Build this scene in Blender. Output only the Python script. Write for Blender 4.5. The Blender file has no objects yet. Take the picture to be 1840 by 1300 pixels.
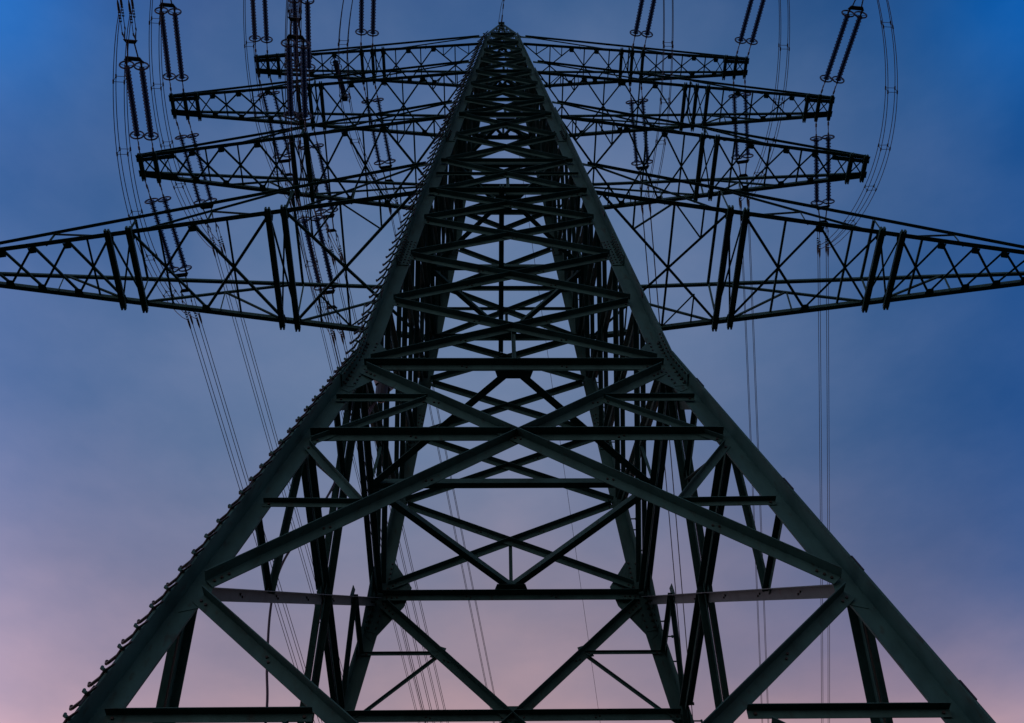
import bpy, math, random
from mathutils import Vector, Matrix
random.seed(7)
C = bpy.context.scene.collection
R = math.radians
V = Vector
EYE = 1.6                       # camera height above the ground; heights h below are measured from it

# ------------------------------------------------------------------ camera
f_px, pitch, roll, yaw = 2092.3634, 0.9383, -0.0265, 0.0313
cam_d = bpy.data.cameras.new('camera'); cam = bpy.data.objects.new('camera', cam_d); C.objects.link(cam)
cam_d.sensor_width = 36.0; cam_d.lens = 36.0 * f_px / 1840.0; cam_d.clip_start = 0.05; cam_d.clip_end = 20000
def unyaw(q):
    return V((q.x*math.cos(yaw)+q.y*math.sin(yaw), -q.x*math.sin(yaw)+q.y*math.cos(yaw), q.z))
Fv = V((0, math.cos(pitch), math.sin(pitch))); Rv = V((1, 0, 0)); Uv = V((0, -math.sin(pitch), math.cos(pitch)))
R2 = Rv*math.cos(roll)+Uv*math.sin(roll); U2 = -Rv*math.sin(roll)+Uv*math.cos(roll)
Fv, R2, U2 = unyaw(Fv), unyaw(R2), unyaw(U2)
M = Matrix(((R2.x, U2.x, -Fv.x, -0.3601), (R2.y, U2.y, -Fv.y, -13.0171), (R2.z, U2.z, -Fv.z, EYE), (0, 0, 0, 1)))
cam.matrix_world = M
bpy.context.scene.camera = cam

# ------------------------------------------------------------------ dusk sky (world) and exposure
sc = bpy.context.scene
sc.view_settings.view_transform = 'Standard'; sc.view_settings.look = 'None'
sc.view_settings.exposure = 0; sc.view_settings.gamma = 1
w = bpy.data.worlds.new('World'); sc.world = w; w.use_nodes = True
nt = w.node_tree; nt.nodes.clear()
def N(t, **k):
    n = nt.nodes.new(t)
    for a, b in k.items(): setattr(n, a, b)
    return n
def Lk(a, b): nt.links.new(a, b)
def mth(op, a, b=None, clamp=False):
    n = N('ShaderNodeMath', operation=op, use_clamp=clamp)
    for i, x in enumerate((a, b)):
        if x is None: continue
        if isinstance(x, (int, float)): n.inputs[i].default_value = x
        else: Lk(x, n.inputs[i])
    return n.outputs[0]
tc = N('ShaderNodeTexCoord'); sep = N('ShaderNodeSeparateXYZ')
# broad soft clouds: they push the smooth dusk gradient about a little
cl = N('ShaderNodeTexNoise'); cl.inputs['Scale'].default_value = 3.0; cl.inputs['Detail'].default_value = 6; cl.inputs['Roughness'].default_value = 0.52
mp = N('ShaderNodeMapping'); mp.inputs['Scale'].default_value = (1, 1, 2.1); mp.inputs['Location'].default_value = (3.1, 0.7, 1.2)
Lk(tc.outputs['Generated'], mp.inputs[0]); Lk(mp.outputs[0], cl.inputs['Vector'])
Lk(tc.outputs['Generated'], sep.inputs[0])
SX, SY, SZ = sep.outputs
cloud = mth('SUBTRACT', cl.outputs['Fac'], 0.5)
def clampn(v, lo, hi):
    n = N('ShaderNodeClamp'); Lk(v, n.inputs[0]); n.inputs[1].default_value = lo; n.inputs[2].default_value = hi; return n.outputs[0]
zc = clampn(mth('ADD', SZ, mth('MULTIPLY', cloud, -0.13)), 0.55, 0.96)
xx = mth('MULTIPLY', clampn(SX, -0.42, 0.42), 2.0)
ee = mth('MULTIPLY', mth('SUBTRACT', zc, 0.78), 4.0)
x2 = mth('MULTIPLY', xx, xx); e2 = mth('MULTIPLY', ee, ee)
def bump(c):
    d = N('ShaderNodeVectorMath', operation='DISTANCE'); Lk(tc.outputs['Generated'], d.inputs[0]); d.inputs[1].default_value = c
    q = mth('MULTIPLY', mth('POWER', d.outputs['Value'], 2.0), -1.0/0.085**2)
    return mth('POWER', 2.718282, q)
terms = [None, xx, ee, x2, mth('MULTIPLY', xx, ee), e2, mth('MULTIPLY', x2, xx), mth('MULTIPLY', x2, ee), mth('MULTIPLY', xx, e2),
         mth('MULTIPLY', e2, ee), mth('MULTIPLY', x2, x2), bump((-0.377, 0.295, 0.878)), bump((0.41, 0.287, 0.866))]
COEF = [[0.4323, 0.4955, 0.621], [-0.0269, -0.0252, -0.019], [-0.0755, 0.0118, 0.0557], [-0.3759, -0.2924, -0.1811], [0.0451, 0.037, 0.0196], [0.0561, -0.0544, -0.0804], [-0.0896, -0.0586, -0.0576], [-0.13, -0.1467, -0.1475], [-0.0307, -0.0134, -0.0296], [-0.4303, -0.3086, -0.1946], [0.1469, 0.1849, 0.2188], [-0.0369, 0.0805, 0.1778], [-0.0538, 0.0566, 0.1407]]
acc = COEF[0]
for t_, c_ in zip(terms[1:], COEF[1:]):
    n = N('ShaderNodeVectorMath', operation='MULTIPLY_ADD'); Lk(t_, n.inputs[0]); n.inputs[1].default_value = c_
    if isinstance(acc, list): n.inputs[2].default_value = acc
    else: Lk(acc, n.inputs[2])
    acc = n.outputs[0]
# faint cloud veils
veil = N('ShaderNodeTexNoise'); veil.inputs['Scale'].default_value = 6.5; veil.inputs['Detail'].default_value = 7; veil.inputs['Roughness'].default_value = 0.55
Lk(mp.outputs[0], veil.inputs['Vector'])
vf = mth('MULTIPLY', mth('SUBTRACT', veil.outputs['Fac'], 0.5), 0.26)
n = N('ShaderNodeVectorMath', operation='MULTIPLY_ADD'); Lk(vf, n.inputs[0]); n.inputs[1].default_value = (0.75, 0.45, 0.35); Lk(acc, n.inputs[2])
sp2 = N('ShaderNodeSeparateXYZ'); Lk(n.outputs[0], sp2.inputs[0])
cb2 = N('ShaderNodeCombineXYZ')
for i in range(3): Lk(mth('POWER', mth('MAXIMUM', sp2.outputs[i], 0.05), 2.2), cb2.inputs[i])
col = cb2.outputs[0]
bg = N('ShaderNodeBackground'); Lk(col, bg.inputs['Color']); bg.inputs['Strength'].default_value = 1.0
out = N('ShaderNodeOutputWorld'); Lk(bg.outputs[0], out.inputs['Surface'])

# ------------------------------------------------------------------ the last light: one soft weak sun
sun_d = bpy.data.lights.new('sun', 'SUN'); sun = bpy.data.objects.new('sun', sun_d); C.objects.link(sun)
sun_d.energy = 0.06; sun_d.angle = R(30); sun_d.color = (0.85, 0.95, 1.0)
sun.rotation_euler = (R(70), 0, R(-25))

# ------------------------------------------------------------------ materials
def material(name, base, rough=0.6, metal=0.0, var=0.25, scale=3.0, spec=0.3, dirt=None):
    m = bpy.data.materials.new(name); m.use_nodes = True
    t = m.node_tree; b = t.nodes['Principled BSDF']
    b.inputs['Roughness'].default_value = rough; b.inputs['Metallic'].default_value = metal
    b.inputs['Specular IOR Level'].default_value = spec
    co = t.nodes.new('ShaderNodeTexCoord')
    n = t.nodes.new('ShaderNodeTexNoise'); n.inputs['Scale'].default_value = scale; n.inputs['Detail'].default_value = 8
    n.inputs['Roughness'].default_value = 0.65
    mpg = t.nodes.new('ShaderNodeMapping'); mpg.inputs['Scale'].default_value = (1, 1, 0.35) if dirt else (1, 1, 1)   # streaks run down the steel
    t.links.new(co.outputs['Object'], mpg.inputs[0]); t.links.new(mpg.outputs[0], n.inputs['Vector'])
    r = t.nodes.new('ShaderNodeValToRGB')
    r.color_ramp.elements[0].position = 0.3; r.color_ramp.elements[1].position = 0.7
    r.color_ramp.elements[0].color = tuple(c*(1-var) for c in base)+(1,)
    r.color_ramp.elements[1].color = tuple(c*(1+var) for c in base)+(1,)
    t.links.new(n.outputs['Fac'], r.inputs['Fac'])
    last = r.outputs['Color']
    if dirt:
        n2 = t.nodes.new('ShaderNodeTexNoise'); n2.inputs['Scale'].default_value = scale*4.3; n2.inputs['Detail'].default_value = 5
        t.links.new(mpg.outputs[0], n2.inputs['Vector'])
        r2 = t.nodes.new('ShaderNodeValToRGB'); r2.color_ramp.elements[0].position = 0.60; r2.color_ramp.elements[1].position = 0.72
        r2.color_ramp.elements[0].color = (0, 0, 0, 1); r2.color_ramp.elements[1].color = (1, 1, 1, 1)
        t.links.new(n2.outputs['Fac'], r2.inputs['Fac'])
        mx = t.nodes.new('ShaderNodeMix'); mx.data_type = 'RGBA'
        mul = t.nodes.new('ShaderNodeMath'); mul.operation = 'MULTIPLY'; mul.inputs[1].default_value = 0.6
        t.links.new(r2.outputs['Color'], mul.inputs[0]); t.links.new(mul.outputs[0], mx.inputs[0])
        t.links.new(last, mx.inputs[6]); mx.inputs[7].default_value = dirt+(1,)
        last = mx.outputs[2]
    t.links.new(last, b.inputs['Base Color'])
    bp = t.nodes.new('ShaderNodeBump'); bp.inputs['Strength'].default_value = 0.15; bp.inputs['Distance'].default_value = 0.01
    t.links.new(n.outputs['Fac'], bp.inputs['Height']); t.links.new(bp.outputs['Normal'], b.inputs['Normal'])
    return m
STEEL = material('green_grey_painted_steel', (0.025, 0.086, 0.082), 0.65, 0, 0.34, 2.6, 0.12, (0.022, 0.034, 0.03))
BOLT = material('weathered_bolt_steel', (0.016, 0.022, 0.021), 0.5, 0.3, 0.3, 20)
PALE = material('pale_brace_steel', (0.07, 0.13, 0.14), 0.6, 0.0, 0.2, 3, 0.15, (0.06, 0.07, 0.07))  # paler steel tone for one kink panel diagonal on each side face
GALV = material('galvanised_fitting', (0.10, 0.11, 0.12), 0.5, 0.5, 0.25, 12)
INSUL = material('blue_grey_insulator', (0.005, 0.028, 0.10), 0.45, 0, 0.15, 6, 0.3)
RINGM = material('dark_blue_ring_metal', (0.010, 0.022, 0.05), 0.5, 0.2, 0.2, 8, 0.2)
WIRE = material('aluminium_conductor', (0.055, 0.05, 0.06), 0.5, 0.4, 0.2, 8)
RUBBER = material('black_cable_sheath', (0.02, 0.02, 0.035), 0.5, 0, 0.2, 8)
CONC = material('foundation_concrete', (0.25, 0.24, 0.22), 0.9, 0, 0.2, 2)
GRASS = material('dusk_meadow', (0.014, 0.02, 0.009), 0.95, 0, 0.5, 0.6, 0.1)

# ------------------------------------------------------------------ mesh helpers
class MB:
    def __init__(s): s.v = []; s.f = []; s.m = []; s.pale = False
    def add(s, vs, fs, mi=0):
        o = len(s.v); s.v += [tuple(x) for x in vs]; s.f += [tuple(i+o for i in q) for q in fs]; s.m += [mi]*len(fs)
    def prism(s, pts0, pts1, mi=0):
        n = len(pts0)
        fs = [(i, (i+1) % n, n+(i+1) % n, n+i) for i in range(n)]
        fs += [tuple(range(n-1, -1, -1)), tuple(range(n, 2*n))]
        s.add(list(pts0)+list(pts1), fs, mi)
    def angle(s, p0, p1, d1, d2, w1, w2=None, t=0.012, mi=0):
        """an L section from p0 to p1, one flange along d1, the other along d2"""
        w2 = w1 if w2 is None else w2
        p0, p1 = V(p0), V(p1); a = (p1-p0).normalized()
        d1 = V(d1); d1 = (d1-a*d1.dot(a)).normalized()
        d2 = V(d2); d2 = d2-a*d2.dot(a); d2 = (d2-d1*d2.dot(d1)).normalized()
        pr = [(0, 0), (w1, 0), (w1, t), (t, t), (t, w2), (0, w2)]
        if d1.cross(d2).dot(a) < 0: pr = pr[::-1]
        s.prism([p0+d1*x+d2*y for x, y in pr], [p1+d1*x+d2*y for x, y in pr], mi)
    def box(s, c, ax, ay, az, mi=0):
        c = V(c); ax, ay, az = V(ax), V(ay), V(az)
        q = [c-ax-ay, c+ax-ay, c+ax+ay, c-ax+ay]
        s.prism([x-az for x in q], [x+az for x in q], mi)
    def plate(s, pts, n, t, mi=0):
        n = V(n).normalized()*t
        s.prism([V(p) for p in pts], [V(p)+n for p in pts], mi)
    def tube(s, pts, r, k=6, mi=0, closed=False):
        pts = [V(p) for p in pts]; rings = []
        n = len(pts); up = None
        for i in range(n):
            if closed: a = (pts[(i+1) % n]-pts[i-1]).normalized()
            else: a = (pts[min(i+1, n-1)]-pts[max(i-1, 0)]).normalized()
            if up is None or abs(up.dot(a)) > 0.98:
                up = V((0, 0, 1)) if abs(a.z) < 0.9 else V((1, 0, 0))
            x = a.cross(up).normalized(); y = x.cross(a); up = y
            rr = r[i] if isinstance(r, (list, tuple)) else r
            rings.append([pts[i]+x*math.cos(2*math.pi*j/k)*rr+y*math.sin(2*math.pi*j/k)*rr for j in range(k)])
        vs = [p for q in rings for p in q]; fs = []
        for i in range(n if closed else n-1):
            i2 = (i+1) % n
            for j in range(k): fs.append((i*k+j, i*k+(j+1) % k, i2*k+(j+1) % k, i2*k+j))
        if not closed: fs += [tuple(range(k-1, -1, -1)), tuple(range((n-1)*k, n*k))]
        s.add(vs, fs, mi)
    def bolt(s, p, n, r=0.02, h=0.018, mi=1):
        n = V(n).normalized(); s.tube([V(p)-n*0.004, V(p)+n*h], r, 6, mi)
    def build(s, name, parent=None, mats=None, smooth=False):
        me = bpy.data.meshes.new(name); me.from_pydata(s.v, [], s.f)
        for m in (mats or [STEEL, BOLT]): me.materials.append(m)
        me.polygons.foreach_set('material_index', s.m)
        if smooth: me.polygons.foreach_set('use_smooth', [True]*len(s.f))
        me.update()
        o = bpy.data.objects.new(name, me); C.objects.link(o)
        if parent: o.parent = parent
        return o
def empty(name, loc=(0, 0, 0), parent=None):
    o = bpy.data.objects.new(name, None); C.objects.link(o); o.location = loc
    if parent: o.parent = parent
    return o
def tag(o, label, cat, group=None):
    o['label'] = label; o['category'] = cat
    if group: o['group'] = group
    return o

# ------------------------------------------------------------------ the ground
g = MB(); S = 6000
g.add([(-S, -S, 0), (S, -S, 0), (S, S, 0), (-S, S, 0)], [(0, 1, 2, 3)])
go = g.build('ground', None, [GRASS]); go['kind'] = 'structure'

# ------------------------------------------------------------------ the pylon
HK, K1, K2 = 14.2446, 0.2119, 0.1031
HTOP, HPEAK = 33.15, 35.55
def b(h): return 2.5-K1*(h-HK) if h < HK else 2.5-K2*(h-HK)
def P(x, y, h): return V((x, y, h+EYE))
INS = 0.10                       # legs' heels stand this far inside the outline
pylon = empty('transmission_pylon')
tag(pylon, 'dark green grey steel lattice power pylon with four pairs of crossarms', 'pylon')
H0 = -1.45
# legs
legs = {}
for sx in (-1, 1):
    for sy in (-1, 1):
        m = MB()
        d1 = (-sx, 0, 0); d2 = (0, -1, 0)
        def heel(h, sx=sx, sy=sy): return P(sx*(b(h)-INS), sy*b(h), h)
        m.angle(heel(H0), heel(HK), d1, d2, 0.25, 0.25, 0.026)
        m.angle(heel(HK), heel(25.9), d1, d2, 0.24, 0.24, 0.024)
        m.angle(heel(25.9), heel(29.4), d1, d2, 0.17, 0.17, 0.018)
        m.angle(heel(29.4), heel(HTOP), d1, d2, 0.115, 0.115, 0.014)
        o = m.build('leg', pylon); legs[(sx, sy)] = o
        # splice plates with bolt rows on both flanges
        for (ha, hb, cols, rows) in ((HK-0.75, HK, 2, 6), (HK, HK+0.7, 2, 6), (17.7, 18.75, 3, 9), (24.1, 24.8, 2, 6)):
            if hb > HK and ha < HK: continue
            sp = MB()
            a0, a1 = heel(ha), heel(hb); ax = (a1-a0).normalized()
            for dd, nn in ((V(d1), V((0, -1, 0))), (V(d2), V((-sx, 0, 0)))):
                dd = (dd-ax*dd.dot(ax)).normalized()
                nn = (nn-ax*nn.dot(ax)); nn = (nn-dd*nn.dot(dd)).normalized()
                q0 = a0+nn*0.0285; q1 = a1+nn*0.0285
                sp.plate([q0+dd*0.045, q0+dd*0.225, q1+dd*0.225, q1+dd*0.045], nn, 0.014)
                for c in range(cols):
                    for r in range(rows):
                        f_ = (r+0.5+(0.25 if c % 2 else 0))/(rows+0.5)
                        sp.bolt(q0.lerp(q1, f_)+dd*(0.075+0.13*c/max(1, cols-1))+nn*0.014, nn, 0.017 if cols == 2 else 0.014, 0.02)
            sp.build('splice_plate', o)
        # outer flange plates, given dark bolt steel to paint in the shade on them
        if sy < 0:
            for h in (6.75, 8.75, 10.4, 13.2, 16.33, 18.1, 19.7):
                q0, q1 = heel(h-0.13), heel(h+0.13); wf = 0.25 if h < HK else 0.24
                st = MB()
                if h < HK:
                    o0, o1 = V((sx*0.002, -wf+0.05, 0)), V((sx*0.022, -wf-0.012, 0))
                    st.prism([q0+o0, q0+V((o1.x, o0.y, 0)), q0+o1, q0+V((o0.x, o1.y, 0))], [q1+o0, q1+V((o1.x, o0.y, 0)), q1+o1, q1+V((o0.x, o1.y, 0))], 1)
                else:
                    st.plate([q0+V((-sx*0.026, -wf+0.01, 0)), q1+V((-sx*0.026, -wf+0.01, 0)), q0.lerp(q1, 0.1)+V((-sx*0.026, -wf+0.10, 0))], (-sx, 0, 0), 0.008, 1)
                st.build('shade_dark_plate', o)
        fo = MB()
        fo.box(P(sx*(b(H0)-INS-0.05), sy*b(H0)-0.05, -1.6+0.12), (0.55, 0, 0), (0, 0.55, 0), (0, 0, 0.30))
        fo.build('footing', pylon, [CONC])

# step rungs: near left leg (looped rungs) and far right leg (pegs)
rm = MB()
d = V((-0.72, 0.69, 0.0)); up = V((0, 0, 1))
rm.tube([V((0.10, -0.13, 0)), V((-0.02, -0.02, 0)), d*0.10, d*0.25, d*0.285+up*0.008, d*0.292+up*0.045], [0.010, 0.014, 0.018, 0.017, 0.018, 0.018], 7, 1)
rm.tube([V((0.01, -0.02, 0.0)), V((-0.02, -0.04, 0.005)), V((-0.045, -0.035, 0.025)), V((-0.048, -0.025, 0.05))], [0.015, 0.018, 0.019, 0.016], 7, 0)
rung0 = rm.build('step_rung', legs[(-1, -1)], [STEEL, BOLT])
n = 0; h = 5.2
while h < 32.8:
    if n == 0: o = rung0
    else:
        o = rung0.copy(); C.objects.link(o)
    wf = 0.25 if h < HK else (0.24 if h < 25.9 else 0.17)
    o.location = P(-(b(h)-INS)-0.006, -b(h)-wf+0.01, h)
    n += 1; h += 0.312
pg = MB()
pg.tube([V((-0.03, 0, 0)), V((0.11, 0, 0))], 0.013, 6); pg.tube([V((0.11, 0, -0.004)), V((0.135, 0, 0.0))], 0.026, 6)
peg0 = pg.build('step_peg', legs[(1, 1)], [STEEL])
h = 11.0; n = 0
while h < 32.8:
    if n == 0: o = peg0
    else:
        o = peg0.copy(); C.objects.link(o)
    o.location = P(b(h)-INS+0.005, b(h)-0.21+(0.12 if n % 2 else 0), h)
    n += 1; h += 0.372

# face members --------------------------------------------------------
cam_p = V((-0.36, -13.02, EYE))
braces = []                       # (size in the picture, mesh builder)
cnt = [0]
def face_pt(face, t, h):
    k, s = face
    if k == 'y': return P(t, s*b(h), h)
    return P(s*(b(h)-INS), t, h)
def face_n(face):
    k, s = face
    if k == 'y': return V((0, -1, 0.05))
    return V((-s, 0, -0.05))
def brace(face, t0, h0, t1, h1, wd, bolts=0, side=None, lift=0.0, double=False, pale=False):
    nrm = face_n(face); cnt[0] += 1
    of_ = 0.036+lift+(cnt[0] % 9)*0.0031; off = nrm*of_
    # members are bolted on outside the leg: their seat lies a little lower than the node on the face
    def seat(h):
        if face[0] == 'x': return h-0.06
        k = 0.94+(h-8.7)*0.068 if face[1] < 0 else 0.75+(h-12.0)*0.075
        return h-of_*max(0.5, k)-wd*0.32
    p0, p1 = face_pt(face, t0, seat(h0)), face_pt(face, t1, seat(h1))
    p0 += off; p1 += off
    a = (p1-p0).normalized()
    dn = V((0, 0, -1)); dn = (dn-a*dn.dot(a)); dn = (dn-nrm*dn.dot(nrm)).normalized()
    sh = -dn*wd*0.5
    tt = max(0.008, wd*0.075)
    c = (p0+p1)/2
    key = (p1-p0).length*wd/((c-cam_p).length**1.5)
    if double and face[0] == 'x':               # a pair of angles back to back with a narrow gap
        for sg, tl in ((1, 0.0), (-1, -0.03)):
            m = MB(); q = nrm*(0.012*sg)
            w2 = wd*0.70
            m.angle(p0+sh+q, p1+sh+q, dn, nrm*sg, w2, w2, tt)
            braces.append((key*0.9, m))
        return
    m = MB(); m.angle(p0+sh, p1+sh, dn, nrm, wd, wd*0.92, tt)
    if bolts:
        L = (p1-p0).length
        for e, s_ in ((p0, 1), (p1, -1)):
            for i in range(bolts): m.bolt(e+a*s_*(0.07+0.09*i)+sh+dn*wd*0.55+nrm*tt, nrm, 0.017, 0.018)
        if L > 2.5:
            k = max(1, int(L/1.3))
            for i in range(1, k):
                for q in (-0.035, 0.035): m.bolt(p0.lerp(p1, i/k)+a*q+sh+dn*(wd*0.5+q*0.4)+nrm*tt, nrm, 0.015, 0.016)
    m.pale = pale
    braces.append((key, m))
FACES = [('y', -1), ('y', 1), ('x', -1), ('x', 1)]
LEV = [14.35, 16.33, 18.10, 19.70, 21.10, 22.83, 24.40, 25.88, 27.08, 28.30, 29.43, 30.58, 31.45, 32.24, 33.12]
for fc in FACES:
    X_ = fc[0] == 'x'
    def tb(h, ins=0.30): return b(h)-(ins if not X_ else ins*0.35)
    # bottom panel
    r_ = 0.15 if X_ else 1.0
    q_ = 0.6 if fc == ('y', 1) else 1.0          # the far face carries lighter redundants
    for s in (-1, 1):
        brace(fc, s*tb(8.5), 8.5, -s*(tb(H0)), H0, 0.15, 2, lift=0.02 if s > 0 else 0, double=True)
        brace(fc, s*(b(6.7)-0.25*r_), 6.7, s*1.98, 6.7, 0.10*q_, 1)
        brace(fc, s*2.15, 6.55, s*(b(5.0)-0.3*r_), 4.9, 0.09*q_, 1)
        brace(fc, s*(b(2.0)-0.25*r_), 2.6, s*2.0, 2.6, 0.10*q_, 1)
        # kink panel
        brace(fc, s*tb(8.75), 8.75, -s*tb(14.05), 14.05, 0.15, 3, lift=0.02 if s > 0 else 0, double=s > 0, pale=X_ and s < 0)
        brace(fc, s*(b(13.1)-0.2*r_), 13.1, s*1.25, 13.1, 0.085*q_, 1)
        brace(fc, s*(b(11.9)-0.3*r_), 11.85, s*1.25, 13.05, 0.085*q_, 1)
        brace(fc, s*(b(11.85)-0.25*r_), 11.75, s*1.90, 10.28, 0.095*q_, 1)
        brace(fc, s*(b(10.33)-0.25*r_), 10.33, s*1.85, 10.30, 0.085*q_, 1)
        brace(fc, s*(b(12)-0.22), 12.0, s*0.02, 12.0, 0.14, 2, double=True)
    brace(fc, -tb(14.2, 0.25), 14.2, tb(14.2, 0.25), 14.2, 0.14, 3, double=True)
    if fc == ('y', -1): brace(fc, -tb(14.2, 0.42), 14.20, tb(14.2, 0.42), 14.20, 0.10, 0, lift=-0.12)
    for i in range(len(LEV)-1):
        h0, h1 = LEV[i], LEV[i+1]
        wd = 0.115 if h0 < 20 else (0.10 if h0 < 25 else 0.098 if h0 < 29 else 0.088)
        ins = 0.33 if h0 < 25 else 0.22
        for s in (-1, 1):
            brace(fc, s*tb(h0, ins), h0+0.05, -s*tb(h1, ins), h1-0.05, wd*(1.1 if X_ else 1), 1 if h0 < 20 else 0, lift=0.018 if s > 0 else 0, double=True)
    for hh, wd in ((21.10, 0.12), (22.1, 0.06), (22.83, 0.09), (25.88, 0.11), (27.08, 0.08), (29.43, 0.10), (30.58, 0.07), (32.24, 0.09), (33.13, 0.09)):
        brace(fc, -tb(hh, 0.2), hh, tb(hh, 0.2), hh, wd, 0, double=hh != 22.1)
    for h0, h1 in ((14.2, 15.28), (21.12, 21.9), (25.9, 26.5), (29.45, 30.0)):      # short posts on the centre line
        pm = MB(); q0, q1 = face_pt(fc, 0, h0)+face_n(fc)*0.03, face_pt(fc, 0, h1)+face_n(fc)*0.03
        tdir = V((1, 0, 0)) if fc[0] == 'y' else V((0, 1, 0))
        pm.angle(q0-tdir*0.03, q1-tdir*0.03, tdir, face_n(fc), 0.065, 0.05, 0.008)
        braces.append((0.02, pm))
braces.sort(key=lambda x: -x[0])
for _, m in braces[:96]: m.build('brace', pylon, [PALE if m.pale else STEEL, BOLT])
rest = MB()
for _, m in braces[96:]:
    o = len(rest.v); rest.v += m.v; rest.f += [tuple(i+o for i in q) for q in m.f]; rest.m += m.m
ro = rest.build('upper_bracing', pylon); ro['kind'] = 'stuff'

# gusset plates
def gusset(face, pts, lift=0.0, bolts=()):
    nrm = face_n(face); m = MB()
    m.plate([face_pt(face, t, h)+nrm*(0.0275+lift) for t, h in pts], nrm, 0.007)
    for t, h in bolts: m.bolt(face_pt(face, t, h)+nrm*(0.0345+lift), nrm, 0.017, 0.016)
    m.build('gusset_plate', pylon)
for fc in FACES:
    for s in (-1, 1):
        B = b(HK)
        bl = [(s*(B-0.45-0.06*(i % 2)), HK-0.35+0.13*i) for i in range(6)] if fc[0] == 'y' else []
        gusset(fc, [(s*(B-0.13), HK+0.70), (s*(B-0.42), HK+0.62), (s*(B-0.74), HK+0.08), (s*(B-0.62), HK-0.30), (s*(B-0.10), HK-0.95), (s*(B+0.02), HK-0.85)], 0, bl)
        gusset(fc, [(s*(b(8.6)-0.12), 9.0), (s*(b(8.6)-0.36), 8.9), (s*(b(8.6)-0.40), 8.3), (s*(b(8.6)-0.12), 8.2)])
    gusset(fc, [(-0.22, 12.12), (0.22, 12.12), (0.30, 11.98), (0.16, 11.84), (-0.16, 11.84), (-0.30, 11.98)], 0.012)
    for hc in [(LEV[i]+LEV[i+1])/2 for i in range(0, 5)]:
        gusset(fc, [(-0.20, hc+0.05), (0.20, hc+0.05), (0.22, hc-0.06), (-0.22, hc-0.06)], 0.012)
    for s in (-1, 1):
        gusset(fc, [(s*1.30, 13.22), (s*1.12, 13.16), (s*1.18, 12.96), (s*1.40, 13.0)], 0.004)

# diaphragms (plan bracing inside the body)
def bar_plan(p0, p1, wd, t=0.010, name='diaphragm_bar'):
    a = (p1-p0).normalized(); sd = a.cross(V((0, 0, 1))).normalized()
    m = MB(); m.angle(p0-sd*wd/2, p1-sd*wd/2, sd, (0, 0, 1), wd, wd*0.9, t); return m.build(name, pylon)
for hh, wd in ((14.24, 0.12), (21.05, 0.10), (25.83, 0.085), (29.38, 0.07), (32.19, 0.06)):
    q = b(hh)-0.06
    z = [0.0, 0.013, 0.026, 0.039, 0.05]
    pts = [P(0, -q, hh), P(q-INS, 0, hh), P(0, q, hh), P(-q+INS, 0, hh)]
    for i in range(4): bar_plan(pts[i]+V((0, 0, z[i])), pts[(i+1) % 4]+V((0, 0, z[i])), wd)
    bar_plan(pts[1]+V((0, 0, 0.062)), pts[3]+V((0, 0, 0.062)), wd)
    for s in (-1, 1):
        m = MB(); k = wd*2.6
        m.plate([P(-k, s*(q+0.05), hh-0.012), P(k, s*(q+0.05), hh-0.012), P(k*0.8, s*(q-k*0.55), hh-0.012), P(-k*0.8, s*(q-k*0.55), hh-0.012)], (0, 0, 1), 0.008)
        m.build('gusset_plate', pylon)
# the long beam through the body at the lowest crossarm level
def beam_mesh(x, w_, z0, z1, y0, y1):
    """closed channel pair with drilled end lugs"""
    m = MB(); m.prism([P(x-w_, y0, z0), P(x+w_, y0, z0), P(x+w_, y0, z1), P(x-w_, y0, z1)], [P(x-w_, y1, z0), P(x+w_, y1, z0), P(x+w_, y1, z1), P(x-w_, y1, z1)])
    for y, sg in ((y0, -1), (y1, 1)):
        for q in (-1, 1):
            m.prism([P(x+q*w_*0.85, y, z0-0.012), P(x+q*w_*0.25, y, z0-0.012), P(x+q*w_*0.25, y, z1-0.01), P(x+q*w_*0.85, y, z1-0.01)],
                    [P(x+q*w_*0.85, y+sg*0.05, z0-0.012), P(x+q*w_*0.25, y+sg*0.05, z0-0.012), P(x+q*w_*0.25, y+sg*0.05, z1-0.01), P(x+q*w_*0.85, y+sg*0.05, z1-0.01)])
    n_ = max(3, int(abs(y1-y0)/0.35))
    for i in range(1, n_): m.bolt(P(x, y0+(y1-y0)*i/n_, z0), (0, 0, -1), 0.014, 0.014)
    return m
beam_mesh(-0.13, 0.052, 20.90, 21.0, -b(21.1)-0.22, b(21.1)+0.24).build('cross_beam', pylon)

# the peak above the top crossarm
pk = empty('peak', (0, 0, 0), pylon)
for sx in (-1, 1):
    for sy in (-1, 1):
        m = MB(); m.angle(P(sx*b(HTOP), sy*b(HTOP), HTOP), P(sx*0.05, sy*0.05, HPEAK), (-sx, 0, 0), (0, -sy, 0), 0.06, 0.06, 0.008)
        m.build('peak_leg', pk)
def pb(h): return b(HTOP)+(0.05-b(HTOP))*(h-HTOP)/(HPEAK-HTOP)
m = MB()
hs = [33.15, 33.85, 34.5, 35.05]
for i in range(len(hs)-1):
    h0, h1 = hs[i], hs[i+1]
    for s in (-1, 1):
        for u in (-1, 1):
            m.angle(P(u*pb(h0), s*pb(h0), h0), P(-u*pb(h1), s*pb(h1), h1), (0, 0, -1), (0, -s, 0), 0.022, 0.02, 0.004)
            m.angle(P(s*pb(h0), u*pb(h0), h0), P(s*pb(h1), -u*pb(h1), h1), (0, 0, -1), (-s, 0, 0), 0.022, 0.02, 0.004)
        m.angle(P(-pb(h1), s*pb(h1), h1), P(pb(h1), s*pb(h1), h1), (0, 0, -1), (0, -s, 0), 0.022, 0.02, 0.004)
        m.angle(P(s*pb(h1), -pb(h1), h1), P(s*pb(h1), pb(h1), h1), (0, 0, -1), (-s, 0, 0), 0.022, 0.02, 0.004)
m.build('peak_bracing', pk)
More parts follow.
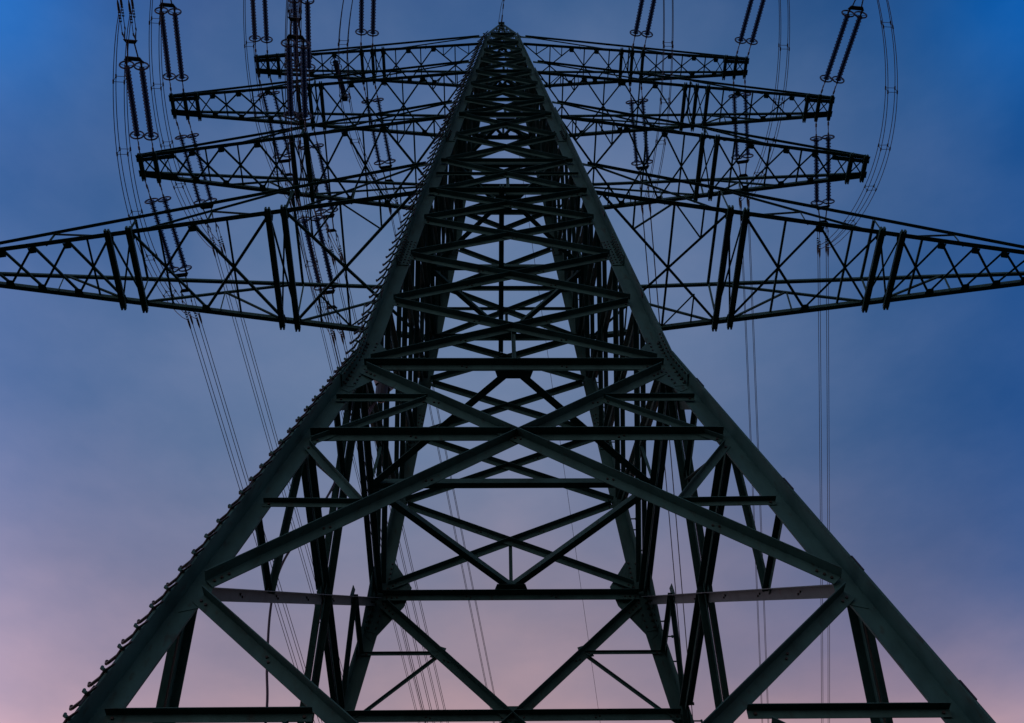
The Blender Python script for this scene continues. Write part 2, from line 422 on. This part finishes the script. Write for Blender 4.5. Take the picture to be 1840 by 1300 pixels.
m = MB(); m.box(P(0, 0, HPEAK+0.01), (0.09, 0, 0), (0, 0.09, 0), (0, 0, 0.03)); m.build('peak_plate', pk)

# ------------------------------------------------------------------ crossarms
ARMS = [
    dict(hb=21.10, hu=22.83, L=12.6, wt=0.10, ch=0.10, lat=0.050,
         nodes=[1.95, 4.57, 4.90, 6.50, 7.80, 8.25, 9.15, 9.90, 10.55, 11.15, 11.7, 12.2], beams=[4.57, 4.90, 7.80, 8.25], wb=0.12,
         tr=[(1.95, 4.57), (4.90, 6.50), (6.50, 7.80), (8.25, 9.15)], web=(4.6, 7.9, 9.6), tip=[]),
    dict(hb=25.85, hu=27.08, L=8.95, wt=0.20, ch=0.088, lat=0.044,
         nodes=[1.30, 2.93, 3.85, 4.77, 5.13, 5.98, 6.86, 7.58, 8.09, 8.48, 8.84], beams=[4.77, 5.13, 8.48, 8.84], wb=0.10,
         tr=[(1.30, 2.93), (2.93, 3.85), (3.85, 4.77), (5.13, 5.98), (5.98, 6.86), (6.86, 7.58)], web=(4.95, 6.86, None), tip=[8.48, 8.84]),
    dict(hb=29.43, hu=30.58, L=8.95, wt=0.20, ch=0.082, lat=0.039,
         nodes=[0.95, 2.15, 3.19, 4.06, 4.86, 5.17, 5.48, 6.30, 7.08, 7.78, 8.20, 8.52, 8.86], beams=[4.86, 5.17, 5.48, 8.20, 8.52, 8.86], wb=0.09,
         tr=[(0.95, 2.15), (2.15, 3.19), (3.19, 4.06), (5.48, 6.30), (6.30, 7.08), (7.08, 7.78)], web=(5.1, 7.08, None), tip=[8.52, 8.86]),
    dict(hb=32.24, hu=33.15, L=7.14, wt=0.18, ch=0.078, lat=0.034,
         nodes=[0.65, 1.98, 2.70, 3.42, 3.73, 4.04, 4.83, 5.53, 6.17, 6.45, 6.75, 7.05], beams=[3.42, 3.73, 4.04, 6.45, 6.75, 7.05], wb=0.085,
         tr=[(0.65, 1.98), (1.98, 2.70), (2.70, 3.42), (4.04, 4.83), (4.83, 5.53), (5.53, 6.17)], web=(3.7, 5.53, None), tip=[6.75, 7.05]),
]
def add_arm(A, sx):
    hb, hu, L, wt = A['hb'], A['hu'], A['L'], A['wt']
    xr, wr = b(hb)-0.06, b(hb)-0.02
    xu, wu = b(hu)+0.02, b(hu)-0.02
    arm = empty('crossarm', P(sx*xr, 0, hb), pylon)
    o0 = V(arm.location)
    hw = lambda x: wr+(wt-wr)*(x-xr)/(L-xr)
    up_h = lambda x: hu+(hb+0.10-hu)*(x-xu)/(L-xu)
    up_w = lambda x: wu+(wt-wu)*(x-xu)/(L-xu)
    LB = lambda x, s, dz=0: P(sx*x, s*hw(x), hb+dz)
    UB = lambda x, s: P(sx*x, s*up_w(x), up_h(x))
    def put(m, name):
        m.v = [tuple(V(q)-o0) for q in m.v]; return m.build(name, arm)
    c = A['ch']; k = [0]
    for s in (-1, 1):
        # bottom chord: flat flange below, upright flange on the outer side
        m = MB(); m.angle(LB(xr, s), LB(L, s), (0, s, 0), (0, 0, 1), c, c, 0.011)
        if A['tip']:
            xa = A['tip'][0]-0.35
            m.plate([LB(xa, s, -0.016), LB(L, s, -0.016), LB(L, s, -0.016)+V((0, -s*0.09, 0)), LB(xa, s, -0.016)+V((0, -s*0.11, 0))], (0, 0, 1), 0.012)
        put(m, 'chord')
        m = MB(); m.angle(UB(xu+0.10, s), UB(L-0.05, s), (0, s, 0), (0, 0, 1), c*0.75, c*0.6, 0.009)
        q = UB(xu-0.02, s); put(m, 'upper_chord')
        m = MB(); q1 = UB(xu+0.28, s)
        m.plate([q+V((0, 0, 0.02)), q1+V((0, 0, -0.005)), q1+V((0, 0, -0.065)), q+V((0, 0, -0.09))], (0, s, 0), 0.014); put(m, 'end_plate')
        for x in A['nodes'][1:]:                       # node plates under the chords
            m = MB(); g2 = c*0.95
            m.plate([LB(x-g2, s, -0.010), LB(x+g2, s, -0.010), LB(x+g2*0.75, s, -0.010)+V((0, -s*c*1.35, 0)), LB(x-g2*0.75, s, -0.010)+V((0, -s*c*1.35, 0))], (0, 0, 1), 0.007)
            put(m, 'node_plate')
    lat = A['lat']
    def bar(p0, p1, wd, dz=0.0):
        a = (p1-p0).normalized(); k[0] += 1
        sd = a.cross(V((0, 0, 1))).normalized(); z = V((0, 0, 0.014+dz+(k[0] % 5)*0.004))
        m = MB(); m.angle(p0-sd*wd/2+z, p1-sd*wd/2+z, sd, (0, 0, 1), wd, wd*0.8, 0.006); put(m, 'lattice_bar')
    ns = A['nodes']
    for i in range(len(ns)-1):
        x0, x1 = ns[i], ns[i+1]
        wd = lat*(1.15 if x1-x0 > 1.5 else 1.0 if x1-x0 > 0.5 else 0.75)
        bar(LB(x0, -1), LB(x1, 1), wd); bar(LB(x0, 1), LB(x1, -1), wd, 0.022)
        if (x0, x1) in A['tr']:
            wa, wb_ = hw(x0), hw(x1); xc = x0+(x1-x0)*wa/(wa+wb_)
            bar(LB(xc, -1), LB(xc, 1), lat*0.9, 0.045)
            if i == 0:                                  # redundants stiffening the inner panel
                for s in (-1, 1):
                    mid_ = LB(x0, s).lerp(LB(xc, 0.0001*s), 0.5); mid_ = V((sx*(x0+(xc-x0)*0.45), s*hw(x0)*0.52, hb+EYE))
                    xq = x0+(xc-x0)*0.45
                    bar(LB(xq, s), mid_, lat*0.75, 0.06); bar(LB(xc-0.03, s), mid_, lat*0.75, 0.066)
                    xq = x1-(x1-xc)*0.45; mid_ = V((sx*xq, s*hw(x1)*0.52, hb+EYE))
                    bar(LB(xq, s), mid_, lat*0.7, 0.06); bar(LB(xc+0.03, s), mid_, lat*0.7, 0.066)
    for x in A['beams']:                                # closed beams that carry the insulators
        e = 0.16 if hb < 24 else 0.10
        put(beam_mesh(sx*x, A['wb']*0.5, hb-0.02-A['wb']*0.7, hb-0.02, -hw(x)-e, hw(x)+e), 'cross_beam')
    # webs between bottom and upper chords on both sides, and ties across the top
    wv = lat*0.95
    def web(p0, p1, s, wd):
        k[0] += 1
        m = MB(); y = V((0, -s*(0.012+(k[0] % 4)*0.004), 0)); m.angle(p0+y, p1+y, (0, s, 0), (0, 0, 1) if abs(p1.x-p0.x) > 0.2 else (1, 0, 0), wd, wd*0.7, 0.006); put(m, 'web_bar')
    xa_, xb_, xc_ = A['web']                            # stations: inner beam, outer foot of the long strut, outermost hanger
    for s in (-1, 1):
        web(LB(xa_, s), UB(xa_, s), s, wv*1.1)
        u, l = UB(xa_+0.05, s), LB(xb_-0.1, s); web(u, l, s, wv*1.2)
        mid = u.lerp(l, 0.5); xm = abs(mid.x)
        web(mid, LB(xm, s), s, wv*0.8); web(mid, LB(xa_+0.35, s), s, wv)
        u, l = UB(xu+0.25, s), LB(xa_-0.08, s); web(u, l, s, wv*1.1)
        mid = u.lerp(l, 0.5); web(mid, LB(abs(mid.x), s), s, wv*0.8)
        if xc_:
            web(UB(xc_, s), LB(xc_, s), s, wv*0.8); web(UB(xc_, s), LB(xb_+0.3, s), s, wv); web(LB(xb_, s), UB(xb_, s), s, wv*0.9)
    bar(UB(xa_, -1), UB(xa_, 1), lat*1.2, -0.05)
    if xc_: bar(UB(xb_, -1), UB(xb_, 1), lat*1.1, -0.05)
    return arm
for A in ARMS:
    for sx in (-1, 1): add_arm(A, sx)

# ------------------------------------------------------------------ insulator strings, conductors, jumpers
AZN, AZF, SL = R(5.3), R(8.3), 0.16
L0, L1 = 0.52, 2.42             # insulators start and end along the string
HALF = 0.165                     # half the distance between the two insulators of a string
def string_meshes(half):
    out = {}
    m = MB(); pts = []; rr = []
    x = L0
    for i in range(42):
        pts += [(x, 0, 0), (x+0.017, 0, 0), (x+0.021, 0, 0)]; rr += [0.026, 0.027, 0.076 if i % 2 == 0 else 0.060]
        pts += [(x+0.025, 0, 0)]; rr += [0.021]
        x += (L1-L0)/42.0
    m.tube(pts, rr, 14); out['ins'] = m
    m = MB(); n_ = 28; Rr = 0.155
    m.tube([V((0, Rr*math.cos(2*math.pi*i/n_), Rr*math.sin(2*math.pi*i/n_))) for i in range(n_)], 0.020, 7, 0, True)
    m.tube([V((0, -Rr, 0)), V((0.03, 0, 0)), V((0, Rr, 0))], 0.008, 5)
    out['ring'] = m
    m = MB()                                            # link from the crossarm to the insulator
    m.tube([(-0.02, 0, 0), (0.10, 0, 0), (0.12, 0, 0), (0.20, 0, 0), (0.22, 0, 0), (0.40, 0, 0), (0.42, 0, 0), (L0+0.02, 0, 0)],
           [0.014, 0.014, 0.026, 0.026, 0.012, 0.012, 0.024, 0.022], 6)
    m.box((0.27, 0, 0.02), (0.05, 0, 0), (0, 0.006, 0), (0, 0, 0.03)); out['link'] = m
    m = MB()                                            # yoke: cross plate, two straps, narrow plate
    m.prism([V((2.56, -half-0.05, -0.014)), V((2.56, half+0.05, -0.014)), V((2.66, half-0.01, -0.014)), V((2.66, -half+0.01, -0.014))],
            [V((2.56, -half-0.05, 0.014)), V((2.56, half+0.05, 0.014)), V((2.66, half-0.01, 0.014)), V((2.66, -half+0.01, 0.014))])
    for s in (-1, 1):
        m.tube([(L1-0.02, s*half, 0), (2.50, s*half, 0), (2.58, s*half, 0)], [0.02, 0.03, 0.018], 6)
        m.tube([(2.62, s*0.12, 0), (3.03, s*0.075, 0)], 0.018, 6)
        m.tube([(L1+0.05, s*half+0.03, 0.04), (2.53, s*half+0.05, 0.05), (2.58, s*half+0.02, 0.02)], 0.009, 5)
    m.prism([V((3.00, -0.10, -0.014)), V((3.00, 0.10, -0.014)), V((3.09, 0.16, -0.014)), V((3.09, -0.16, -0.014))],
            [V((3.00, -0.10, 0.014)), V((3.00, 0.10, 0.014)), V((3.09, 0.16, 0.014)), V((3.09, -0.16, 0.014))])
    out['yoke'] = m
    m = MB()                                            # upright sub-yoke
    m.prism([V((3.12, 0, -0.03)), V((3.12, 0, 0.03)), V((3.28, 0, 0.135)), V((3.22, 0, 0.0)), V((3.28, 0, -0.135))][::-1],
            [V((3.12, 0.014, -0.03)), V((3.12, 0.014, 0.03)), V((3.28, 0.014, 0.135)), V((3.22, 0.014, 0.0)), V((3.28, 0.014, -0.135))][::-1])
    m.tube([(3.05, 0.007, 0), (3.14, 0.007, 0)], 0.014, 6); out['sub'] = m
    m = MB()                                            # link, turnbuckle and dead-end clamp of one conductor
    m.tube([(3.27, 0, 0), (3.33, 0, 0), (3.34, 0, 0), (3.58, 0, 0), (3.60, 0, 0)], [0.018, 0.018, 0.009, 0.009, 0.014], 6)
    for s in (-1, 1): m.tube([(3.58, s*0.016, 0), (3.86, s*0.016, 0)], 0.006, 5)
    for q in (3.60, 3.67, 3.74, 3.81): m.box((q, 0, 0), (0.012, 0, 0), (0, 0.028, 0), (0, 0, 0.010))
    m.tube([(3.82, 0, 0), (3.86, 0, 0), (4.02, 0, 0), (4.12, 0, 0)], [0.014, 0.030, 0.026, 0.010], 6)
    out['clamp'] = m
    return out
BND = 0.12
protos = {}
_sm = string_meshes(HALF)
_pm = {}
for k_, m_, nm, mt in (('ins', _sm['ins'], 'insulator', [INSUL]), ('ring', _sm['ring'], 'corona_ring', [RINGM]), ('link', _sm['link'], 'link_rod', [GALV]),
                       ('yoke', _sm['yoke'], 'yoke_plate', [BOLT]), ('sub', _sm['sub'], 'sub_yoke', [BOLT]), ('clamp', _sm['clamp'], 'dead_end_clamp', [BOLT])):
    me = bpy.data.meshes.new(nm); me.from_pydata(m_.v, [], m_.f); me.materials.append(mt[0]); me.update(); _pm[k_] = (nm, me)
def child(k_, parent, loc=(0, 0, 0), rot=(0, 0, 0)):
    nm, me = _pm[k_]; o = bpy.data.objects.new(nm, me); C.objects.link(o); o.parent = parent
    o.location = loc; o.rotation_euler = rot; return o
def make_string(p, dvec, label):
    """double tension string from crossarm point p, along dvec"""
    s = empty('insulator_string', p)
    x = V(dvec).normalized(); y = V((0, 0, 1)).cross(x).normalized(); z = x.cross(y)
    s.rotation_euler = Matrix(((x.x, y.x, z.x), (x.y, y.y, z.y), (x.z, y.z, z.z))).to_euler()
    tag(s, label, 'insulator', 'double tension insulator strings')
    for q in (-HALF, HALF):
        child('ins', s, (0, q, 0)); child('link', s, (0, q, 0))
        child('ring', s, (L0+0.02, q, 0)); child('ring', s, (L1+0.02, q, 0), (0, 0, math.pi))
    child('yoke', s)
    for q in (-BND, BND):
        child('sub', s, (0, q-0.007, 0))
        for r in (-BND, BND): child('clamp', s, (0, q, r))
    return (V(p), x, y, z)
def catenary(fr, slope0, curv, length, q, r, steps=40):
    p, x, y, z = fr
    st = p+x*4.05+y*q+z*r
    hd = V((x.x, x.y, 0)).normalized()
    pts = []
    for i in range(steps+1):
        s = length*(i/steps)**1.5
        pts.append(st+hd*s+V((0, 0, -slope0*s+curv*s*s)))
    return pts
def spacer_mesh(pts4):
    m = MB()
    for i, j in ((0, 1), (1, 3), (3, 2), (2, 0)): m.tube([pts4[i], pts4[j]], 0.007, 5)
    return m
ORD = [(-BND, -BND), (BND, -BND), (-BND, BND), (BND, BND)]
def sleeve(m, p, a):
    m.tube([p-a*0.045, p+a*0.045], 0.019, 6)
def make_bundle(fr, label, far):
    o = empty('conductor_bundle', fr[0]+fr[1]*4.05)
    tag(o, label, 'power line', 'four wire conductor bundles')
    base = V(o.location); lines = []
    for q, r in ORD:
        pts = catenary(fr, 0.13 if far else 0.15, 0.0006, 130, q, r); lines.append(pts)
        m = MB(); m.tube([p-base for p in pts], 0.0094, 5); m.build('wire', o, [WIRE])
    for i in (17, 26, 33):
        four = [l[i]-base for l in lines]; m = spacer_mesh(four)
        a = (lines[0][i+1]-lines[0][i]).normalized()
        for p in four: sleeve(m, p, a)
        m.build('spacer', o, [BOLT])
    return o
def make_jumper(f1, f2, bulge, sag, label, pull=None):
    o = empty('jumper_loop', (f1[0]+f2[0])/2); base = V(o.location)
    tag(o, label, 'jumper cable', 'jumper loops under the crossarms')
    lines = []
    for q, r in ORD:
        # the same outer / inner side on both ends
        A_ = f1[0]+f1[1]*3.84+f1[2]*q+f1[3]*r
        B_ = f2[0]+f2[1]*3.84-f2[2]*q+f2[3]*r
        pts = []
        for i in range(33):
            t = i/32.0; k_ = 4*t*(1-t); kk = k_**0.8
            pts.append(A_.lerp(B_, t)+V((bulge*k_, 0, -sag*kk))+V((0, 0, 0.10*(k_)*(1 if r > 0 else -1)*0.0)))
        lines.append(pts)
        m = MB(); m.tube([p-base for p in pts], 0.0094, 5); m.build('wire', o, [WIRE])
    for i in (5, 11, 17, 22, 27):
        four = [l[i]-base for l in lines]; m = spacer_mesh(four); a = (lines[0][i+1]-lines[0][i]).normalized()
        for p in four: sleeve(m, p, a)
        m.build('spacer', o, [BOLT])
    return lines
NAMES = {2: 'second crossarm from the bottom', 3: 'third crossarm from the bottom', 4: 'top crossarm'}
PH = [  # arm number, side, beams, jumper bulge, sag, place words
    (2, -1, (8.48, 8.84), -0.38, 1.35, 'left tip of second crossarm from bottom'),
    (2, -1, (4.77, 5.13), -0.25, 1.30, 'left middle of second crossarm from bottom'),
    (3, -1, (8.52, 8.86), -0.45, 1.25, 'left tip of third crossarm from bottom'),
    (3, -1, (5.17, 5.48), -0.30, 1.30, 'left middle of third crossarm from bottom'),
    (4, -1, (6.75, 7.05), -0.40, 1.20, 'left tip of top crossarm'),
    (4, -1, (3.73, 4.04), -0.95, 1.20, 'left middle of top crossarm'),
    (3, 1, (8.52, 8.86), 0.72, 1.35, 'right tip of third crossarm from bottom'),
    (4, 1, (6.75, 7.05), 0.35, 1.25, 'right tip of top crossarm'),
    (4, 1, (3.73, 4.04), 0.18, 1.25, 'right middle of top crossarm'),
]
pulled = None
for an, sx, bm, bulge, sag, words in PH:
    A = ARMS[an-1]; hb = A['hb']; x = (bm[0]+bm[1])/2
    wr, xr = b(hb)-0.02, b(hb)-0.06
    hwx = wr+(A['wt']-wr)*(x-xr)/(A['L']-xr)
    fr = []
    for sy, az, side in ((-1, AZN, 'near'), (1, AZF, 'far')):
        dv = V((math.sin(az), sy*math.cos(az), -SL if sy < 0 else -0.12))
        p = P(sx*x, sy*(hwx+0.10), hb-0.05)
        t = make_string(p, dv, 'double insulator string, %s side, %s' % (side, words))
        make_bundle(t, 'four conductors running %s from %s' % ('overhead' if sy < 0 else 'away', words), sy > 0)
        fr.append(t)
    L_ = make_jumper(fr[0], fr[1], bulge, sag, 'loop of four jumper wires under %s' % words)
    if words == 'left middle of top crossarm': pulled = L_

# the short hanging insulator that holds the pulled jumper
mid_p = sum((l[17] for l in pulled), V((0, 0, 0)))/4
top_p = P(-4.83, -0.25, 32.16)
hs_ = empty('hanging_insulator', top_p); tag(hs_, 'short thick ringed insulator holding a jumper below left half of top crossarm', 'insulator')
dv = mid_p-top_p; Ln = dv.length; ax = dv.normalized()
m = MB(); pts = []; rr = []
for i in range(24):
    s0 = 0.16+i*(Ln-0.34)/24
    pts += [ax*s0, ax*(s0+0.012), ax*(s0+0.02)]; rr += [0.04, 0.075, 0.04]
m.tube(pts, rr, 12); m.build('insulator', hs_, [INSUL])
m = MB(); m.tube([V((0, 0, 0.02)), ax*0.18], 0.02, 6); m.build('link_rod', hs_, [BOLT]); m = MB(); m.box(ax*(Ln-0.08), (0.07, 0, 0), (0, 0.07, 0), (0, 0, 0.09)); m.build('wire_clamp', hs_, [BOLT])
yv = ax.cross(V((1, 0, 0))).normalized(); xv = yv.cross(ax)
for s0 in (0.17, 0.42, Ln-0.18):
    m = MB(); m.tube([ax*s0+(xv*math.cos(2*math.pi*i/24)+yv*math.sin(2*math.pi*i/24))*0.14 for i in range(24)], 0.011, 6, 0, True)
    m.tube([ax*s0-xv*0.14, ax*s0+xv*0.14], 0.008, 5)
    m.build('corona_ring', hs_, [RINGM])

# earth wire over the peak
for sy, az, words in ((-1, AZN, 'rising overhead from the pylon peak'), (1, AZF, 'running away behind the pylon from its peak')):
    o = empty('earth_wire', P(0, sy*0.08, HPEAK)); tag(o, 'single thin earth wire %s' % words, 'power line', 'earth wires at the peak')
    hd = V((math.sin(az), sy*math.cos(az), 0)); st = V((0, 0, 0))
    m = MB(); m.tube([st+hd*s+V((0, 0, -0.08*s+0.0006*s*s)) for s in [130*(i/30)**1.5 for i in range(31)]], 0.0085, 5); m.build('wire', o, [WIRE])
    m = MB()
    for s0, s1, r in ((0.0, 0.25, 0.02), (0.45, 0.6, 0.018), (0.7, 0.95, 0.022), (1.3, 1.5, 0.02)):
        m.tube([hd*s0+V((0, 0, -0.08*s0)), hd*s1+V((0, 0, -0.08*s1))], r, 6)
    if sy < 0: m.tube([V((-0.10, 0, -0.1)), hd*0.5+V((-0.07, 0, -0.02)), hd*1.0+V((0, 0, -0.07))], 0.008, 5)
    m.build('dead_end_clamp', o, [BOLT])

# splice box and its hanging cable inside the left face
bx = empty('splice_box', P(-2.13, -1.42, 15.05)); tag(bx, 'small dark splice box with pale cable ends inside the left face at the bend', 'box')
m = MB(); m.tube([(0, 0, -0.25), (0, 0, -0.22), (0, 0, 0.10), (0, 0, 0.14)], [0.06, 0.10, 0.10, 0.05], 12); m.build('body', bx, [BOLT])
for q in ((-0.06, -0.05), (0.09, 0.05)):
    m = MB(); m.tube([(q[0], q[1], 0.08), (q[0]*1.6, q[1]*1.6, 0.22)], [0.05, 0.06], 10); m.build('cable_end', bx, [GALV])
cb = MB()
CP = [(-2.20, -1.39, 14.9), (-2.27, -1.37, 14.69), (-2.46, -1.34, 14.03), (-2.67, -1.31, 12.97), (-2.84, -1.28, 12.41), (-3.03, -1.25, 11.98), (-3.22, -1.22, 11.47), (-3.29, -1.19, 11.03), (-3.285, -1.16, 10.47), (-3.20, -1.13, 9.67), (-3.10, -1.10, 8.93), (-3.02, -1.1, 7.2), (-2.98, -1.1, 4.5), (-2.95, -1.1, 1.5), (-2.95, -1.1, -1.55)]
def smooth(pts, n=8):
    o = []
    for i in range(len(pts)-1):
        p0, p1, p2, p3 = pts[max(i-1, 0)], pts[i], pts[i+1], pts[min(i+2, len(pts)-1)]
        for j in range(n):
            t = j/n
            o.append(0.5*((2*p1)+(p2-p0)*t+(2*p0-5*p1+4*p2-p3)*t*t+(3*p1-p0-3*p2+p3)*t**3))
    return o+[pts[-1]]
cb.tube(smooth([P(*q) for q in CP]), 0.017, 7)
cb.tube(smooth([P(q[0]+0.03+0.02*math.sin(i), q[1]-0.03, q[2]) for i, q in enumerate(CP[:6])]), 0.010, 6)
co_ = cb.build('cable', None, [RUBBER]); tag(co_, 'black cable hanging loosely from the splice box down inside the left face', 'cable')
